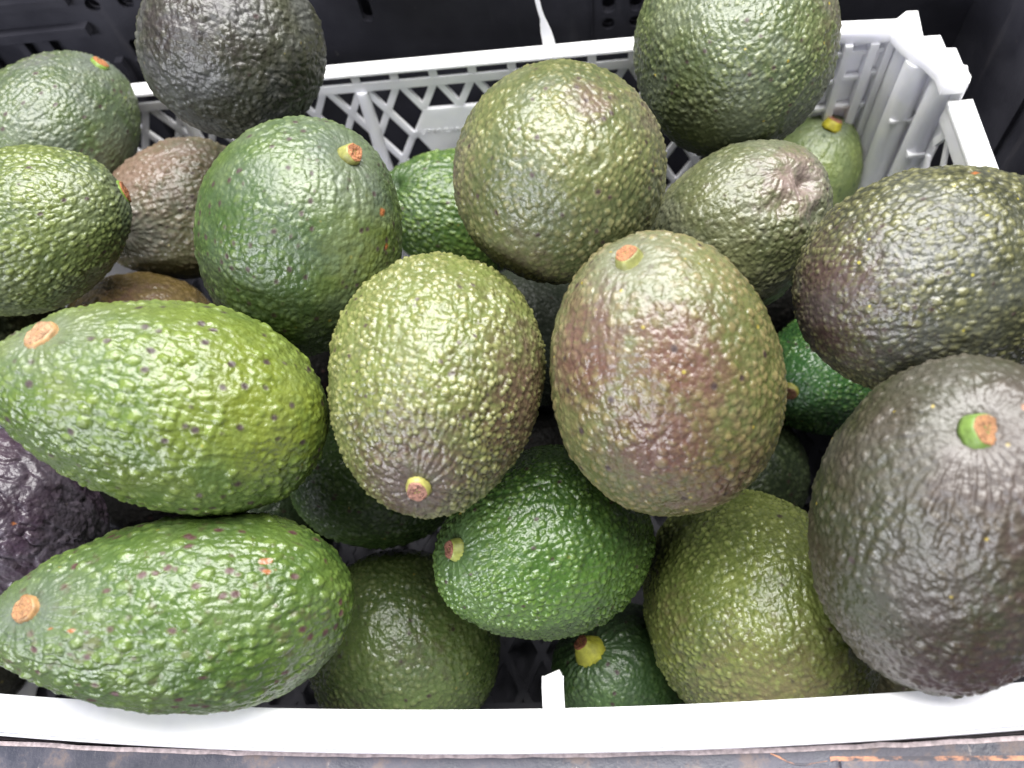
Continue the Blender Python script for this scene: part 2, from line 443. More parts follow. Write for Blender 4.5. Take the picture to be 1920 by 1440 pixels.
def vnoise(p, s):
    i = np.floor(p).astype(np.int64); f = (p-i).astype(np.float32); f = f*f*(3-2*f); r = 0
    for a in (0, 1):
        for b in (0, 1):
            for c in (0, 1):
                v = u01(hsh(i[:, 0]+a, i[:, 1]+b, i[:, 2]+c, s))
                r = r+v*(f[:, 0] if a else 1-f[:, 0])*(f[:, 1] if b else 1-f[:, 1])*(f[:, 2] if c else 1-f[:, 2])
    return r
def fbm(p, s, o=3): return sum(vnoise(p*2**k, s+k)*.5**k for k in range(o))/sum(.5**k for k in range(o))
def worley(p, s):
    i = np.floor(p).astype(np.int64); f = (p-i).astype(np.float32)
    F1 = np.full(len(p), 9, np.float32); F2 = F1.copy(); H = np.zeros(len(p), np.uint32)
    for a in (-1, 0, 1):
        for b in (-1, 0, 1):
            for c in (-1, 0, 1):
                h = hsh(i[:, 0]+a, i[:, 1]+b, i[:, 2]+c, s)
                dx = a+.12+.76*((h & np.uint32(1023)).astype(np.float32)/1023)-f[:, 0]
                dy = b+.12+.76*(((h >> np.uint32(10)) & np.uint32(1023)).astype(np.float32)/1023)-f[:, 1]
                dz = c+.12+.76*(((h >> np.uint32(20)) & np.uint32(1023)).astype(np.float32)/1023)-f[:, 2]
                d = np.sqrt(dx*dx+dy*dy+dz*dz); n = d < F1
                F2 = np.where(n, F1, np.minimum(F2, d)); H = np.where(n, h, H); F1 = np.where(n, d, F1)
    return F1, F2, u01(H*np.uint32(2654435761) >> np.uint32(8)), u01((H ^ np.uint32(0x5bd1e995))*np.uint32(1597334677) >> np.uint32(9))
def sstep(a, b, x):
    t = np.clip((x-a)/(b-a), 0, 1); return t*t*(3-2*t)

AMP = 2.0
CAMB = np.array([CR, CU, -CF])          # rows: right, up, towards the viewer
def frame(ax, roll):
    ax = ax/np.linalg.norm(ax); u = np.cross(ax, [.31, .52, .79]); u /= np.linalg.norm(u); v = np.cross(ax, u)
    c, s = math.cos(roll), math.sin(roll)
    return np.stack([u*c+v*s, -u*s+v*c, ax])

lin0 = lin
def skin_mat(nm, P):
    def lin(c, f=1., ds=0.):
        q = lin0(c, f, ds); e = min(max((c[1]-c[0]-8)/34, 0), 1)      # greens lean a little to yellow
        return (q[0]*(1+.12*e), q[1]*(1+.02*e), q[2]*(1-.16*e), 1)
    k = NT('avocado_skin_'+nm); f = P.get('f', .5)*.98; DS = P.get('ds_', .18)
    at = k.n('ShaderNodeAttribute', attribute_name='skin'); sp = k.n('ShaderNodeSeparateColor'); k.l(at.outputs['Color'], sp.inputs[0])
    at2 = k.n('ShaderNodeAttribute', attribute_name='skin2'); sp2 = k.n('ShaderNodeSeparateColor'); k.l(at2.outputs['Color'], sp2.inputs[0])
    peb, pit, blush = sp.outputs[0], sp.outputs[1], sp.outputs[2]
    tone, scar, bloom = sp2.outputs[0], sp2.outputs[1], sp2.outputs[2]
    c = k.co(); n1 = k.noise(c, 260, 4, .6); n2 = k.noise(c, 900, 3, .6); n3 = k.noise(c, 75, 4, .6)
    col = k.mix(k.ramp(k.math('ADD', tone, k.math('MULTIPLY', k.math('SUBTRACT', n3, .5), .5)), .3, .7), lin(P['a'], f*.72, DS), lin(P['b'], f*.72, DS))
    bl_ = k.ramp(k.math('ADD', blush, k.math('MULTIPLY', k.math('SUBTRACT', n1, .5), 1.5)), .1, .95)
    col = k.mix(bl_, col, lin(P['c'], f, DS))
    tipf = k.math('MULTIPLY', k.ramp(peb, .05, .85), P.get('tip', .6)*.85+.05)
    col = k.mix(k.math('MULTIPLY', tipf, k.math('SUBTRACT', 1., k.math('MULTIPLY', bl_, .45))), col, lin(P['t'], f, DS))
    col = k.mix(k.math('MULTIPLY', bloom, P.get('bl', .35)), col, lin(P.get('blc', (150, 152, 160)), f))
    # mottling of the skin itself
    col = k.mix(k.math('MULTIPLY', k.ramp(n1, .5, .75), .35), col, lin([v*.62 for v in P['b']], f, DS))
    col = k.mix(k.math('MULTIPLY', k.ramp(n2, .56, .72), .30), col, lin(P['t'], f, DS))
    # lenticels: tiny pale dots
    vo = k.n('ShaderNodeTexVoronoi'); k.l(c, vo.inputs['Vector']); vo.inputs['Scale'].default_value = P.get('ds', 260)
    dsp = k.n('ShaderNodeSeparateColor'); k.l(vo.outputs['Color'], dsp.inputs[0])
    dot = k.math('MULTIPLY', k.ramp(vo.outputs['Distance'], .22, .12), k.ramp(dsp.outputs[0], 1-P.get('dots', .02), 1-P.get('dots', .02)+.03))
    col = k.mix(dot, col, lin(P.get('dc', (196, 178, 84)), f*1.0))
    col = k.mix(pit, col, lin(P.get('p', (76, 56, 54)), .42))
    col = k.mix(scar, col, lin((186, 116, 68), .5))
    k.l(col, k.b.inputs['Base Color'])
    r0 = P.get('r', .36)-.02
    rr = k.math('ADD', k.ramp(n3, .3, .7, r0-.05, r0+.08), k.math('MULTIPLY', bloom, .12))
    k.l(k.math('ADD', rr, k.math('MULTIPLY', pit, .25)), k.b.inputs['Roughness'])
    k.b.inputs['Specular IOR Level'].default_value = P.get('sp', .62)
    v2 = k.n('ShaderNodeTexVoronoi'); k.l(c, v2.inputs['Vector']); v2.inputs['Scale'].default_value = 620
    hh = k.math('SUBTRACT', k.math('MULTIPLY', k.noise(c, 420, 3, .6), 1.4), k.math('MULTIPLY', v2.outputs['Distance'], 1.3))
    k.bump(k.math('ADD', n2, hh), .34, .0006)
    return k.m

def make_avocado(nm, P):
    S = P['seed']; N = P.get('N', 110)
    D, Q = cube_sphere(N); c = np.array(P['pos']); W, L, kk = P['W'], P['L'], P['k']
    fr = frame(np.array(P['ax']), P.get('roll', S*1.7))
    t = D[:, 2].astype(np.float64); tg = np.linspace(-1, 1, 400); gm = (np.sqrt(1-tg*tg)*(1-kk*tg)).max()
    rad = (1-kk*t)/gm*W/2
    X = np.stack([D[:, 0]*rad, D[:, 1]*rad, t*L/2], 1)
    rng = np.random.default_rng(S)
    # gentle asymmetry
    lump = fbm(D*1.3+S*3.1, S+50, 2)-.5
    X *= (1+lump*P.get('lump', .06))[:, None]
    b = rng.uniform(-1, 1, 2)*.0016
    X[:, 0] += b[0]*(t*t-.4); X[:, 1] += b[1]*(t*t-.4)
    nrm = np.stack([X[:, 0]/(W*W), X[:, 1]/(W*W), X[:, 2]/(L*L)], 1); nrm /= np.linalg.norm(nrm, axis=1)[:, None]
    sd = fr @ np.array(P['sd']) if 'sd' in P else np.array([0, 0, 1.])     # where the stem sits
    sd /= np.linalg.norm(sd); su = np.cross(sd, [.2, .9, .37]); su /= np.linalg.norm(su); sv = np.cross(sd, su)
    ang = np.arccos(np.clip(D @ sd, -1, 1)); phi = np.arctan2(D @ sv, D @ su)
    X -= nrm*(P.get('dim', .0020)*np.exp(-(ang/.13)**2))[:, None]
    for (dcam, size, dep) in P.get('dents', ()):        # hollows and folds
        dl = np.array(dcam) @ CAMB @ fr.T; dl /= np.linalg.norm(dl)
        X -= nrm*(dep*np.exp(-(np.arccos(np.clip(D @ dl, -1, 1))/size)**2))[:, None]
    mm = X*1000
    warp = np.stack([fbm(mm/11+7.3*j+S, S+60+j, 2) for j in range(3)], 1)-.5
    st = P.get('st', 1.35)*.9; cell = P.get('cell', 3.3)*.80
    q = (mm+warp*2.4)*np.array([1, 1, 1/st])/cell
    F1, F2, h1, h2 = worley(q, S)
    fl_ = P.get('flat', .30)
    cellamp = fl_+(1-fl_)*h1**1.2
    near = sstep(.12, .42, ang)                          # pebbles fade towards the stem
    blos = sstep(.06, .35, math.pi-ang)
    patch = .60+.40*sstep(.35, .62, fbm(mm/16+S, S+80, 2))
    packed = sstep(.02, .34, F2-F1)
    dome = (.42*np.clip(1-(F1/.58)**2, 0, 1)+.58*packed)*cellamp*near*patch*(.5+.5*blos)
    ridge = np.clip(1-np.abs(fbm(mm*np.array([1, 1, .55])/4.2+S, S+90, 3)-.5)*5.5, 0, 1)
    fine, fine2, _, _ = worley(q*1.9+3.3, S+5); finedome = sstep(.0, .5, fine2-fine)
    pf = P.get('pits', .03)*1.5
    pitm = (h2 > 1-pf)*near
    crater = pitm*np.clip(1-(F1/.40)**2, 0, 1)**.6
    low = fbm(mm/7.5+S*.7, S+100, 3)-.5
    A = P.get('amp', .55)*AMP/1000
    hgt = A*(dome*(1-crater*.75)+.32*ridge*near+.15*finedome*near)+A*.85*low*(.35+.65*near)
    # radial wrinkles round the stem
    nw = P.get('nw', 30); ww = P.get('ww', .30); wa = P.get('wa', .30)/1000
    wob = (fbm(D*5+S, S+110, 2)-.5)*5
    wr = np.sin(nw*phi+wob+2*np.sin(ang*9+phi*3))*.5+.5*np.sin(nw*.53*phi+wob*1.6+S)
    hgt += wa*wr*np.exp(-((ang-.22)/ww)**2)*sstep(.05, .14, ang)
    # dry folds for shrivelled fruit
    if P.get('fold', 0):
        fo = np.abs(fbm(mm*np.array([1, 1, .35])/P.get('fs', 9.)+warp*1.2+S, S+120, 3)-.5)
        hgt -= P['fold']/1000*np.clip(1-fo*9, 0, 1)
    X += nrm*hgt[:, None]
    # masks
    blush = np.zeros(len(D)); tone = fbm(mm/20+S*1.3, S+130, 3)
    for (dcam, size, stg) in P.get('blush', ()):
        dl = np.array(dcam) @ CAMB @ fr.T; dl /= np.linalg.norm(dl)
        a = np.arccos(np.clip(D @ dl, -1, 1)); blush = np.maximum(blush, stg*np.exp(-(a/size/1.05)**2))
    blush = np.clip(blush*(.55+.9*fbm(mm/9+S, S+140, 3))+.0, 0, 1)*(1-.45*dome*P.get('tipclear', 1))
    for (dcam, size, stg) in P.get('tone', ()):
        dl = np.array(dcam) @ CAMB @ fr.T; dl /= np.linalg.norm(dl)
        a = np.arccos(np.clip(D @ dl, -1, 1)); tone = tone+stg*(1-sstep(size*.4, size*1.5, a))
    bloom = np.exp(-(ang/P.get('bls', .45))**2)*(.6+.5*fbm(mm/5+S, S+150, 3))*P.get('stembloom', 1)
    bloom = np.clip(bloom+P.get('bloom', 0)*sstep(.40, .68, fbm(mm/13+S*2, S+160, 3)), 0, 1)
    scar = np.zeros(len(D))
    for (dcam, sx) in P.get('scars', ()):
        dl = np.array(dcam) @ CAMB @ fr.T; dl /= np.linalg.norm(dl)
        a = np.arccos(np.clip(D @ dl, -1, 1))*(1+1.3*(fbm(mm/2.2+S, S+170, 2)-.5))
        scar = np.maximum(scar, 1-sstep(sx*.7, sx*1.15, a))
    pitc = np.clip(crater*1.25, 0, 1)
    bad = fbm(mm/3.2+S*5, S+180, 3); pitc = np.maximum(pitc, P.get('bruise', .0)*sstep(.66, .74, bad)*near)
    me = bpy.data.meshes.new('avocado')
    nv, nf = len(X), len(Q)
    me.vertices.add(nv); me.vertices.foreach_set('co', X.astype(np.float32).ravel())
    me.loops.add(nf*4); me.loops.foreach_set('vertex_index', Q.ravel())
    me.polygons.add(nf); me.polygons.foreach_set('loop_start', np.arange(0, nf*4, 4, dtype=np.int32))
    me.polygons.foreach_set('use_smooth', np.ones(nf, bool))
    me.update(calc_edges=True)
    for an, (r, g_, b_) in (('skin', (np.clip(dome*1.25+.15*finedome*near, 0, 1), pitc, blush)), ('skin2', (tone, scar, bloom))):
        ca = me.color_attributes.new(an, 'FLOAT_COLOR', 'POINT')
        ca.data.foreach_set('color', np.stack([r, g_, b_, np.ones(nv)], 1).astype(np.float32).ravel())
    o = mesh_obj('avocado', me, skin_mat(nm, P))
    M = Matrix([[*fr[:, i], c[i]] for i in range(3)]+[[0, 0, 0, 1]])
    o.matrix_world = M
    tag(o, P['label'], 'avocado', P.get('group', 'avocados heaped in the white crate'))
    if P.get('stem'): make_stem(o, P, X, ang, nrm)
    return o

def cork_mat(rgb):
    k = NT('stem_cork'); c = k.co(); n = k.noise(c, 330, 5, .7, 1.5); n2 = k.noise(c, 900, 3)
    col = k.mix(k.ramp(n, .30, .68), lin([v*.68 for v in rgb], .8, .2), lin(rgb, .75, .2))
    col = k.mix(k.ramp(n2, .60, .72), col, lin((112, 74, 52), .8))
    k.l(col, k.b.inputs['Base Color']); k.b.inputs['Roughness'].default_value = .8
    k.bump(k.math('ADD', n, n2), 1., .0012)
    return k.m
def make_stem(o, P, X, ang, nrm):
    s = P['stem']; r, h, r0 = s.get('r', .0050), s.get('h', .0028), s.get('r0', None)
    r0 = r0 or r*1.08; rng = random.Random(P['seed'])
    i0 = int(np.argmin(ang)); up_ = Vector(nrm[i0]); base = Vector(X[np.argsort(ang)[:12]].mean(0))-up_*.0010
    tilt = Matrix.Identity(4)
    if 'lean' in s:                                      # lean of the stub, given in the viewer's axes
        lw = Vector(np.array(s['lean']) @ CAMB)
        up_ = (up_+(o.matrix_world.to_3x3().inverted() @ lw)).normalized()
    n = 28; bm = bmesh.new(); rows = []
    ph = [rng.uniform(0, 6.28) for _ in range(4)]
    def wob(t): return 1+.06*math.sin(2*t+ph[0])+.04*math.sin(3*t+ph[1])+.025*math.sin(7*t+ph[2])
    for (f, rr) in ((0, r0*1.12), (.3, r0*1.02), (.62, (r+r0)/2*1.03), (.86, r*1.02), (1., r*.93)):
        rows.append([bm.verts.new(tilt @ Vector((rr*wob(t)*math.cos(t), rr*wob(t)*math.sin(t), (h+.001)*f))) for t in [2*math.pi*i/n for i in range(n)]])
    for a, b in zip(rows, rows[1:]):
        for i in range(n): bm.faces.new((a[i], a[(i+1) % n], b[(i+1) % n], b[i]))
    bm.faces.new(rows[-1]); bm.faces.new(rows[0][::-1])
    st = bm_obj('stem', bm, mat_flat('stem_collar', [v*.84 for v in s.get('cc', (120, 150, 60))], .5, .25, 380, .4), o, smooth=True)
    st.matrix_local = Matrix.Translation(base) @ up_.to_track_quat('Z', 'Y').to_matrix().to_4x4()
    bm = bmesh.new(); rows = []
    H = h+.001
    for j, fr_ in enumerate((1.0, .96, .82, .66, .5, .34, .18)):
        row = []
        for i in range(n):
            t = 2*math.pi*i/n
            z = H+(-.0002, .0004, .0006, .0003, .0007, .0003, .0000)[j]+.00022*math.sin(3*t+ph[1]+j*1.7)+.00016*math.sin(5*t+ph[3]-j)+rng.uniform(-.00008, .00008)
            rr = r*.93*fr_*wob(t)
            row.append(bm.verts.new(tilt @ Vector((rr*math.cos(t), rr*math.sin(t), z))))
        rows.append(row)
    cv = bm.verts.new(tilt @ Vector((0, 0, H+.0003)))
    for a, b in zip(rows, rows[1:]):
        for i in range(n): bm.faces.new((a[i], a[(i+1) % n], b[(i+1) % n], b[i]))
    for i in range(n): bm.faces.new((rows[-1][i], rows[-1][(i+1) % n], cv))
    bm_obj('cut_face', bm, cork_mat(s.get('fc', (214, 140, 84))), st, smooth=True)

PLACE = {
 'A1': dict(pos=(-0.1427, 0.2874, 0.2222), ax=(0.027, 0.752, -0.659), W=0.072, L=0.0934, k=0.15),
 'A2': dict(pos=(-0.2624, 0.2999, 0.1745), ax=(0.544, 0.839, 0.008), W=0.0705, L=0.0916, k=0.12, sd=(0.639, 0.585, 0.5)),
 'A3': dict(pos=(-0.2369, 0.2188, 0.1981), ax=(0.973, 0.158, 0.166), W=0.068, L=0.0905, k=0.15, sd=(0.931, 0.365, -0.015)),
 'A4': dict(pos=(-0.2083, 0.273, 0.1397), ax=(-0.855, -0.481, 0.192), W=0.0694, L=0.0845, k=0.15, sd=(-0.214, -0.786, 0.58)),
 'A5': dict(pos=(-0.1077, 0.1905, 0.2101), ax=(0.31, 0.552, 0.774), W=0.0751, L=0.0924, k=-0.07, sd=(0.654, 0.176, 0.736)),
 'A6': dict(pos=(-0.0695, 0.2836, 0.1112), ax=(-0.867, -0.004, 0.498), W=0.066, L=0.0832, k=0.15, sd=(-0.588, -0.085, 0.804)),
 'A7': dict(pos=(-0.0081, 0.2106, 0.2169), ax=(0.039, 0.823, -0.566), W=0.0766, L=0.0996, k=0.12),
 'A8': dict(pos=(0.0697, 0.2982, 0.195), ax=(0.144, 0.989, -0.046), W=0.0849, L=0.109, k=0.08),
 'A9': dict(pos=(0.0657, 0.2164, 0.1684), ax=(0.713, 0.303, 0.632), W=0.0654, L=0.078, k=0.1, sd=(0.276, -0.089, 0.957)),
 'A10': dict(pos=(0.1262, 0.3143, 0.0859), ax=(0.448, 0.542, 0.711), W=0.057, L=0.0682, k=0.1, sd=(0.193, 0.117, 0.974)),
 'A11': dict(pos=(0.1271, 0.1658, 0.1945), ax=(0.899, 0.317, -0.301), W=0.079, L=0.11, k=0.1),
 'A12': dict(pos=(0.1093, 0.077, 0.188), ax=(0.078, 0.544, 0.835), W=0.0806, L=0.1147, k=-0.02, sd=(-0.234, 0.111, 0.966)),
 'A13': dict(pos=(0.0242, 0.1295, 0.2004), ax=(-0.116, 0.643, 0.757), W=0.0773, L=0.0987, k=0.07, sd=(-0.265, 0.358, 0.895)),
 'A14': dict(pos=(-0.0544, 0.1302, 0.2011), ax=(-0.116, -0.988, -0.098), W=0.074, L=0.0913, k=0.12, sd=(-0.004, -0.939, 0.345)),
 'A15': dict(pos=(-0.1447, 0.121, 0.2152), ax=(-0.88, 0.066, 0.471), W=0.0703, L=0.1081, k=0.18, sd=(-0.284, 0.213, 0.935)),
 'A16': dict(pos=(-0.1442, 0.0585, 0.1817), ax=(-0.938, -0.139, 0.319), W=0.0654, L=0.116, k=0.24, sd=(-0.474, -0.063, 0.878)),
 'A17': dict(pos=(-0.2474, 0.1078, 0.1446), ax=(0.552, -0.245, -0.797), W=0.068, L=0.0818, k=0.1),
 'A18': dict(pos=(-0.2243, 0.2048, 0.1221), ax=(-0.919, 0.31, -0.245), W=0.072, L=0.0885, k=0.1),
 'A19': dict(pos=(-0.1016, 0.1354, 0.1048), ax=(0.748, -0.087, -0.658), W=0.0651, L=0.0793, k=0.1),
 'A20': dict(pos=(-0.0234, 0.0932, 0.1312), ax=(-0.775, -0.439, 0.453), W=0.074, L=0.0911, k=0.16, sd=(-0.636, -0.133, 0.76)),
 'A21': dict(pos=(-0.093, 0.0673, 0.0565), ax=(0.212, 0.022, -0.977), W=0.0859, L=0.1077, k=0.1),
 'A22': dict(pos=(0.007, 0.0537, 0.0458), ax=(-0.208, -0.088, 0.974), W=0.0674, L=0.0845, k=0.15, sd=(-0.371, 0.236, 0.898)),
 'A23': dict(pos=(0.0619, 0.0754, 0.0952), ax=(-0.253, 0.851, -0.46), W=0.0889, L=0.1126, k=0.12),
 'A24': dict(pos=(0.0832, 0.1579, 0.0317), ax=(0.431, 0.871, -0.235), W=0.0575, L=0.0718, k=0.15),
 'A25': dict(pos=(0.1241, 0.2011, 0.0605), ax=(-0.814, -0.432, 0.388), W=0.066, L=0.0803, k=0.15, sd=(-0.651, -0.513, 0.56)),
 'A26': dict(pos=(-0.0272, 0.2138, 0.0904), ax=(0.44, -0.177, -0.88), W=0.064, L=0.0801, k=0.1),
 'A27': dict(pos=(-0.1698, 0.1225, 0.0712), ax=(-0.668, -0.236, -0.706), W=0.0693, L=0.0864, k=0.1),
 'A29': dict(pos=(-0.2923, 0.2064, 0.143), ax=(0.27, 0.854, -0.445), W=0.0621, L=0.0767, k=0.1),
 'A30': dict(pos=(-0.3396, 0.0712, 0.0385), ax=(0.49, 0.79, -0.369), W=0.0702, L=0.0838, k=0.1),
 'A28': dict(pos=(0.1359, 0.0599, 0.0338), ax=(0.508, -0.839, 0.195), W=0.0602, L=0.0755, k=0.1),
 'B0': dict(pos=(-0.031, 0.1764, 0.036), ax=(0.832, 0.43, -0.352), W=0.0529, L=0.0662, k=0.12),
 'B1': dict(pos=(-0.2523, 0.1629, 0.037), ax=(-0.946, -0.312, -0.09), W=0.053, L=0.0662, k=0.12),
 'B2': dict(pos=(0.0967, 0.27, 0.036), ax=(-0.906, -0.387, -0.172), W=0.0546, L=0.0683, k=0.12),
 'B3': dict(pos=(-0.1813, 0.2295, 0.036), ax=(0.583, 0.806, -0.102), W=0.0544, L=0.0679, k=0.12),
}
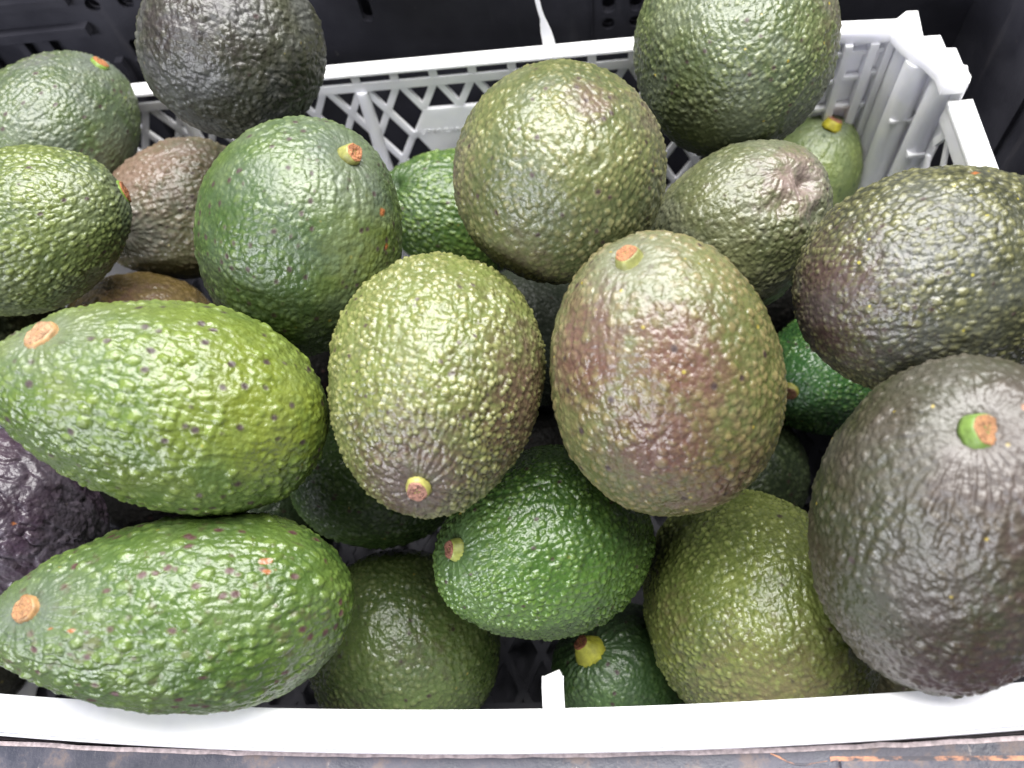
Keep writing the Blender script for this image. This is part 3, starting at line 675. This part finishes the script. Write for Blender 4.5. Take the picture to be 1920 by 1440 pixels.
# look of each fruit: a, b base greens; c blush; t pebble tips
LOOK = {
'A1': dict(label='dark round avocado with shrivelled blossom end, propped against the back left rim', seed=11, a=(98, 102, 76), b=(72, 74, 56), c=(66, 56, 56), t=(100, 96, 80), cell=3.6, amp=.45, wa=.1, pits=.01, tip=.35, fold=.5, fs=6., bloom=.6, bl=.35, dots=.03, blush=[((-.1,.1,1),.8,.8)], tone=[((0,-.5,.6),.9,.2)], dents=[((-.15,.16,.95),.12,.0012)], r=.42),
'A2': dict(label='dull grey-green avocado at the upper left edge, orange stem scar on its top', seed=12, a=(108, 138, 80), b=(86, 118, 68), c=(134,130,128), t=(142, 156, 96), cell=3.1, amp=.42, st=1.7, tip=.4, bloom=.5, bl=.45, blush=[((-.1,.7,.5),.35,.6)], stem=dict(r=.0045, h=.0022, fc=(226,134,66))),
'A3': dict(label='green avocado at the left edge with its stem end pointing right', seed=13, a=(124, 148, 74), b=(92, 122, 58), c=(96,96,66), t=(164,184,92), cell=3.0, amp=.5, st=1.8, wa=.35, ww=.4, pits=.03, tip=.5, bloom=.3, stem=dict(r=.0048, h=.002, fc=(214,124,66)), scars=[((-.45,.2,.85),.035)]),
'A4': dict(f=.62, label='brown-purple avocado tucked behind between the green ones on the left', seed=14, N=80, a=(126, 126, 78), b=(106, 108, 62), c=(148, 118, 98), t=(170,146,120), cell=3.2, amp=.62, tip=.35, bloom=.3, blush=[((-.3,.5,.7),.9,.9)], dents=[((-.75,-.3,.6),.16,.0030)], dots=.05),
'A5': dict(ds_=.10, label='dark green avocado with scattered purple pits and an orange stem at its upper right', seed=15, a=(108, 138, 70), b=(80, 116, 62), c=(126, 146, 54), t=(130, 158, 86), cell=3.4, amp=.36, pits=.11, tip=.4, bloom=.35, wa=.22, tone=[((-.1,-.2,.9),.5,.35)], blush=[((.8,-.3,.5),.5,.7)], stem=dict(lean=(0.7, 0, 0.4), r=.0036, h=.0038, r0=.0040, cc=(150,150,80), fc=(226,140,84)), scars=[((.85,.1,.5),.03), ((.9,-.15,.4),.025)], f=.52),
'A6': dict(ds_=.08, label='glossy green avocado half hidden behind the round one, wrinkled neck towards the left', seed=16, N=90, a=(96, 142, 62), b=(72, 116, 52), c=(100,100,60), t=(150,186,90), cell=3.0, amp=.6, st=1.9, wa=.55, ww=.5, nw=34, tip=.5, pits=.04, stembloom=.2, dim=.005),
'A7': dict(f=.45, label='round olive avocado at the top centre, no stem in sight', seed=17, a=(140, 154, 88), b=(114, 132, 76), c=(140,116,96), t=(186,178,110), cell=3.2, amp=.5, st=1.2, pits=.05, tip=.5, bloom=.25, blush=[((.2,.35,.9),.22,.9), ((.75,.4,.5),.4,.7), ((-.85,-.1,.4),.4,.6), ((-.3,-.85,.4),.5,.5)], r=.33, lump=.03),
'A8': dict(label='large dull green avocado standing highest at the back right', seed=18, a=(118, 138, 82), b=(96, 120, 72), c=(132,120,92), t=(164,176,110), cell=3.1, amp=.52, st=1.2, tip=.5, bloom=.5, bl=.3, dots=.1, blush=[((.75,.1,.6),.5,.75)]),
'A9': dict(stembloom=.25, lump=.12, f=.62, label='olive avocado with a pinched purple neck, below the tall green one', seed=19, a=(128, 134, 82), b=(104, 114, 66), c=(148, 124, 114), t=(152, 152, 104), cell=3.4, amp=.4, tip=.35, bloom=.35, blush=[((.35,.3,.85),.55,.85)], dents=[((.45,.25,.85),.17,.0060), ((.12,.0,.98),.18,.0028), ((.62,-.12,.75),.15,.0028)], wa=.25, ww=.4, nw=22, pits=.02, fold=.25),
'A10': dict(f=.6, label='pale green avocado with a yellow stem, against the white corner', seed=20, N=70, a=(158,186,96), b=(126,160,80), c=(150,150,90), t=(176,196,112), cell=4.2, amp=.28, tip=.4, pits=.06, p=(60,90,60), bloom=.3, stem=dict(lean=(0.4, 0.5, -0.1), r=.0044, h=.004, r0=.0052, cc=(196,186,50), fc=(222,140,104))),
'A11': dict(label='big dark grey-green avocado lying at the right edge, purple left end', seed=21, a=(94, 98, 70), b=(74, 78, 56), c=(96,72,68), t=(166,164,98), cell=2.9, amp=.55, st=1.6, tip=.55, bloom=.35, dots=.06, ds=300, blush=[((-.95,-.2,.3),.62,.95), ((-.3,-.9,.3),.4,.5)], pits=.03, scars=[((-.05,.78,.6),.028)], dc=(190,180,80)),
'A12': dict(sp=.8, st=1.1, ds_=.0, label='large purple-grey avocado in the lower right corner, green stem collar facing up', seed=22, a=(88, 82, 62), b=(76, 84, 48), c=(88, 64, 62), t=(118, 108, 92), cell=4.2, amp=.55, tip=.3, bloom=.5, bl=.26, blc=(142, 126, 132), bls=.62, dots=.05, ds=300, dc=(190,168,74), wa=.45, ww=.38, nw=54, pits=.008, blush=[((.5,-.2,.8),.8,.9), ((0,-.8,.5),.6,.9)], stem=dict(lean=(0.6, 0, 0.2), r=.0045, h=.0032, r0=.0053, cc=(112,140,66), fc=(206,140,86)), dim=.0034, scars=[((-.05,.62,.75),.02), ((.02,.70,.7),.018)], r=.38),
'A13': dict(f=.43, ds_=.08, label='avocado blushed pink over pale green in the middle, stem at its upper left', seed=23, a=(164, 170, 104), b=(130, 140, 74), c=(132, 94, 80), t=(190,164,112), cell=3.9, amp=.48, st=1.25, tip=.5, bloom=.15, pits=.02, blush=[((-.05,.0,1),.45,1.), ((-.75,.1,.6),.5,.95), ((-.2,-.5,.8),.5,.95), ((.3,-.75,.5),.55,.7)], tone=[((.5,-.6,.6),.9,.45), ((0,.8,.5),.5,-.4)], dots=.12, stem=dict(lean=(-.2,.3,.35), r=.0037, h=.0034, r0=.0045, cc=(146,148,86), fc=(220,140,86)), r=.31, wa=.15),
'A14': dict(f=.43, ds_=.12, label='knobbly yellow-green avocado browning at the bottom, its stem pointing down', seed=24, a=(152, 172, 88), b=(126, 144, 72), c=(120, 90, 70), t=(184, 184, 108), cell=3.0, amp=.72, st=1.05, tip=.8, bloom=.2, pits=.035, blush=[((.9,-.2,.4),.8,1.), ((-.1,-.7,.75),.7,1.), ((-.5,-.4,.7),.4,.6)], tone=[((-.2,.6,.7),.7,-.4)], stem=dict(lean=(-.1,-.15,.7), r=.0037, h=.0034, r0=.0044, cc=(176,172,92), fc=(206,140,116)), stembloom=1, bl=.5, blc=(128,122,120), r=.3, tipclear=1.6),
'A15': dict(dim=.0012, ds_=.10, label='large bright green avocado on the left, broad orange stem scar at its left end', seed=25, a=(138, 166, 66), b=(108, 148, 62), c=(140,158,46), t=(158, 188, 86), cell=4.2, amp=.62, st=1.3, flat=.1, tip=.48, bloom=.12, bl=.45, pits=.09, wa=.34, ww=.26, nw=38, tone=[((-.75,-.1,.6),.55,.5), ((0,-.9,.4),.7,.3)], blush=[((.85,.1,.5),.6,.75)], stem=dict(r=.0049, h=.0017, cc=(176,140,96), fc=(224,166,116)), f=.48, r=.32),
'A16': dict(dim=.0012, ds_=.08, label='long green avocado in front on the left with orange scabs, lying on the front rim', seed=26, a=(116, 154, 72), b=(96, 138, 66), c=(78,104,64), t=(144, 180, 86), cell=4.2, amp=.6, st=1.5, flat=.08, tip=.42, bloom=.12, bl=.5, pits=.12, p=(104,66,66), wa=.34, ww=.28, nw=40, stem=dict(r=.0042, h=.0017, cc=(176,136,90), fc=(226,158,98)), scars=[((-.22,.12,.95),.026), ((-.36,.14,.93),.018), ((-.62,.45,.65),.035), ((.62,.55,.5),.035), ((.66,.48,.55),.025)], f=.48, r=.32, bruise=.35),
'A17': dict(label='shrivelled dark purple avocado at the left edge between two green ones', seed=27, a=(100, 76, 100), b=(80, 62, 82), c=(110,90,104), t=(124,108,118), cell=4.0, amp=.3, tip=.3, fold=1.5, fs=8., bloom=.5, pits=.0, scars=[((.55,.05,.8),.02)], blush=[((-.2,.6,.7),.8,.7)], r=.36, N=90),
'A18': dict(f=.56, label='brownish avocado whose top peeps out above the large bright green one', seed=28, N=80, a=(142,116,54), b=(116,98,48), c=(134,98,82), t=(176,146,96), cell=3.6, amp=.3, tip=.35, fold=.6, fs=12, pits=.0, blush=[((.2,.5,.8),.5,.6)], r=.3),
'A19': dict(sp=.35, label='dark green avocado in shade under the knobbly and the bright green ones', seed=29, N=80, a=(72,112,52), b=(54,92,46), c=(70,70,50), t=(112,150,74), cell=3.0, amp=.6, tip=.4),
'A20': dict(f=.58, ds_=.05, label='glossy deep green avocado at the bottom centre, pinkish stem on its left', seed=30, a=(92, 138, 64), b=(72, 116, 56), c=(66,100,64), t=(126, 164, 80), cell=2.9, amp=.7, st=1.25, tip=.45, stembloom=.4, pits=.02, wa=.4, ww=.4, nw=30, stem=dict(lean=(-0.6, 0, 0.1), r=.0035, h=.0036, r0=.0042, cc=(168,176,88), fc=(192,116,88)), scars=[], r=.26, sp=.6, tone=[((-.3,-.6,.7),.4,-.5), ((0,.9,.4),.6,.4)]),
'A21': dict(f=.68, label='glossy olive-green avocado low behind the front rim, left of the strap stub', seed=31, N=90, a=(106, 138, 70), b=(84, 116, 56), c=(96,84,58), t=(142, 154, 88), cell=3.1, amp=.6, tip=.4, pits=.01, r=.25, sp=.6, blush=[((.3,.2,.9),.4,.4), ((-.3,-.5,.8),.5,.5)]),
'A22': dict(f=.68, label='deep green avocado low behind the strap stub with a fat yellow-green stem', seed=32, N=90, a=(74,120,62), b=(58,98,54), c=(70,80,56), t=(104,144,80), cell=3.4, amp=.4, tip=.3, wa=.55, ww=.5, nw=26, stem=dict(lean=(-0.5, 0.5, 0.1), r=.0036, h=.0080, r0=.0066, cc=(190,190,66), fc=(190,106,66)), stembloom=.2),
'A23': dict(f=.57, label='plump yellow-olive avocado at the front between the strap stub and the big purple one', seed=33, a=(142, 160, 70), b=(114, 136, 58), c=(138,126,78), t=(170,182,94), cell=2.9, amp=.62, tip=.5, pits=.025, blush=[((-.1,-.55,.8),.75,.85), ((-.8,.0,.5),.4,.4)], tone=[((-.7,.4,.5),.5,.5)], r=.28, sp=.6),
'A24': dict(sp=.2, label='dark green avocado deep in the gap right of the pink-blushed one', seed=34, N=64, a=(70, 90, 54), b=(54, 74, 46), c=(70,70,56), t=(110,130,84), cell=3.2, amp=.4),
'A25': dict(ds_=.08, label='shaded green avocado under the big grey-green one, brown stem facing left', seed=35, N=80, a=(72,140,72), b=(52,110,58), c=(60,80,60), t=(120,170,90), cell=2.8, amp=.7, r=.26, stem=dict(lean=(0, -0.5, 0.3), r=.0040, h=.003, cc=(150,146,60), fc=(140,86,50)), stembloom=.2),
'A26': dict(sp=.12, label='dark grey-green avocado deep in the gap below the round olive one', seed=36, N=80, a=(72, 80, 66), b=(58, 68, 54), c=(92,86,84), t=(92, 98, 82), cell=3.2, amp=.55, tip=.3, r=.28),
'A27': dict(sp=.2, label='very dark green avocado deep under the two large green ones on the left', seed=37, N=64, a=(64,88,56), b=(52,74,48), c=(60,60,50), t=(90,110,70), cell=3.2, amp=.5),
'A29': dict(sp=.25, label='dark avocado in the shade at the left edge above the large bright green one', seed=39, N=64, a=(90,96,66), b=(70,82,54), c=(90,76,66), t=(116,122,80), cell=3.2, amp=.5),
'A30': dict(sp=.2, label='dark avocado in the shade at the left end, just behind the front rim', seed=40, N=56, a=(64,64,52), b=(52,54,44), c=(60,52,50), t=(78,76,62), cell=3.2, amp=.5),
'A28': dict(label='brown-green avocado mostly hidden beneath the big purple-grey one', seed=38, N=64, a=(110,104,66), b=(88,86,54), c=(104,84,64), t=(130,124,84), cell=3.2, amp=.5),
}

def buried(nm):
    i = int(nm[1:])  # near-black skin: the shade of the gaps is put into the colour
    return dict(label='avocado darkened to gap shade, buried at the bottom of the crate under the heap', seed=60+i, N=56, a=(34, 32, 30), b=(28, 28, 26), c=(32, 27, 29), t=(40, 38, 34), cell=3.2, amp=.5, r=.5, sp=.08, group='avocados buried at the bottom of the crate')

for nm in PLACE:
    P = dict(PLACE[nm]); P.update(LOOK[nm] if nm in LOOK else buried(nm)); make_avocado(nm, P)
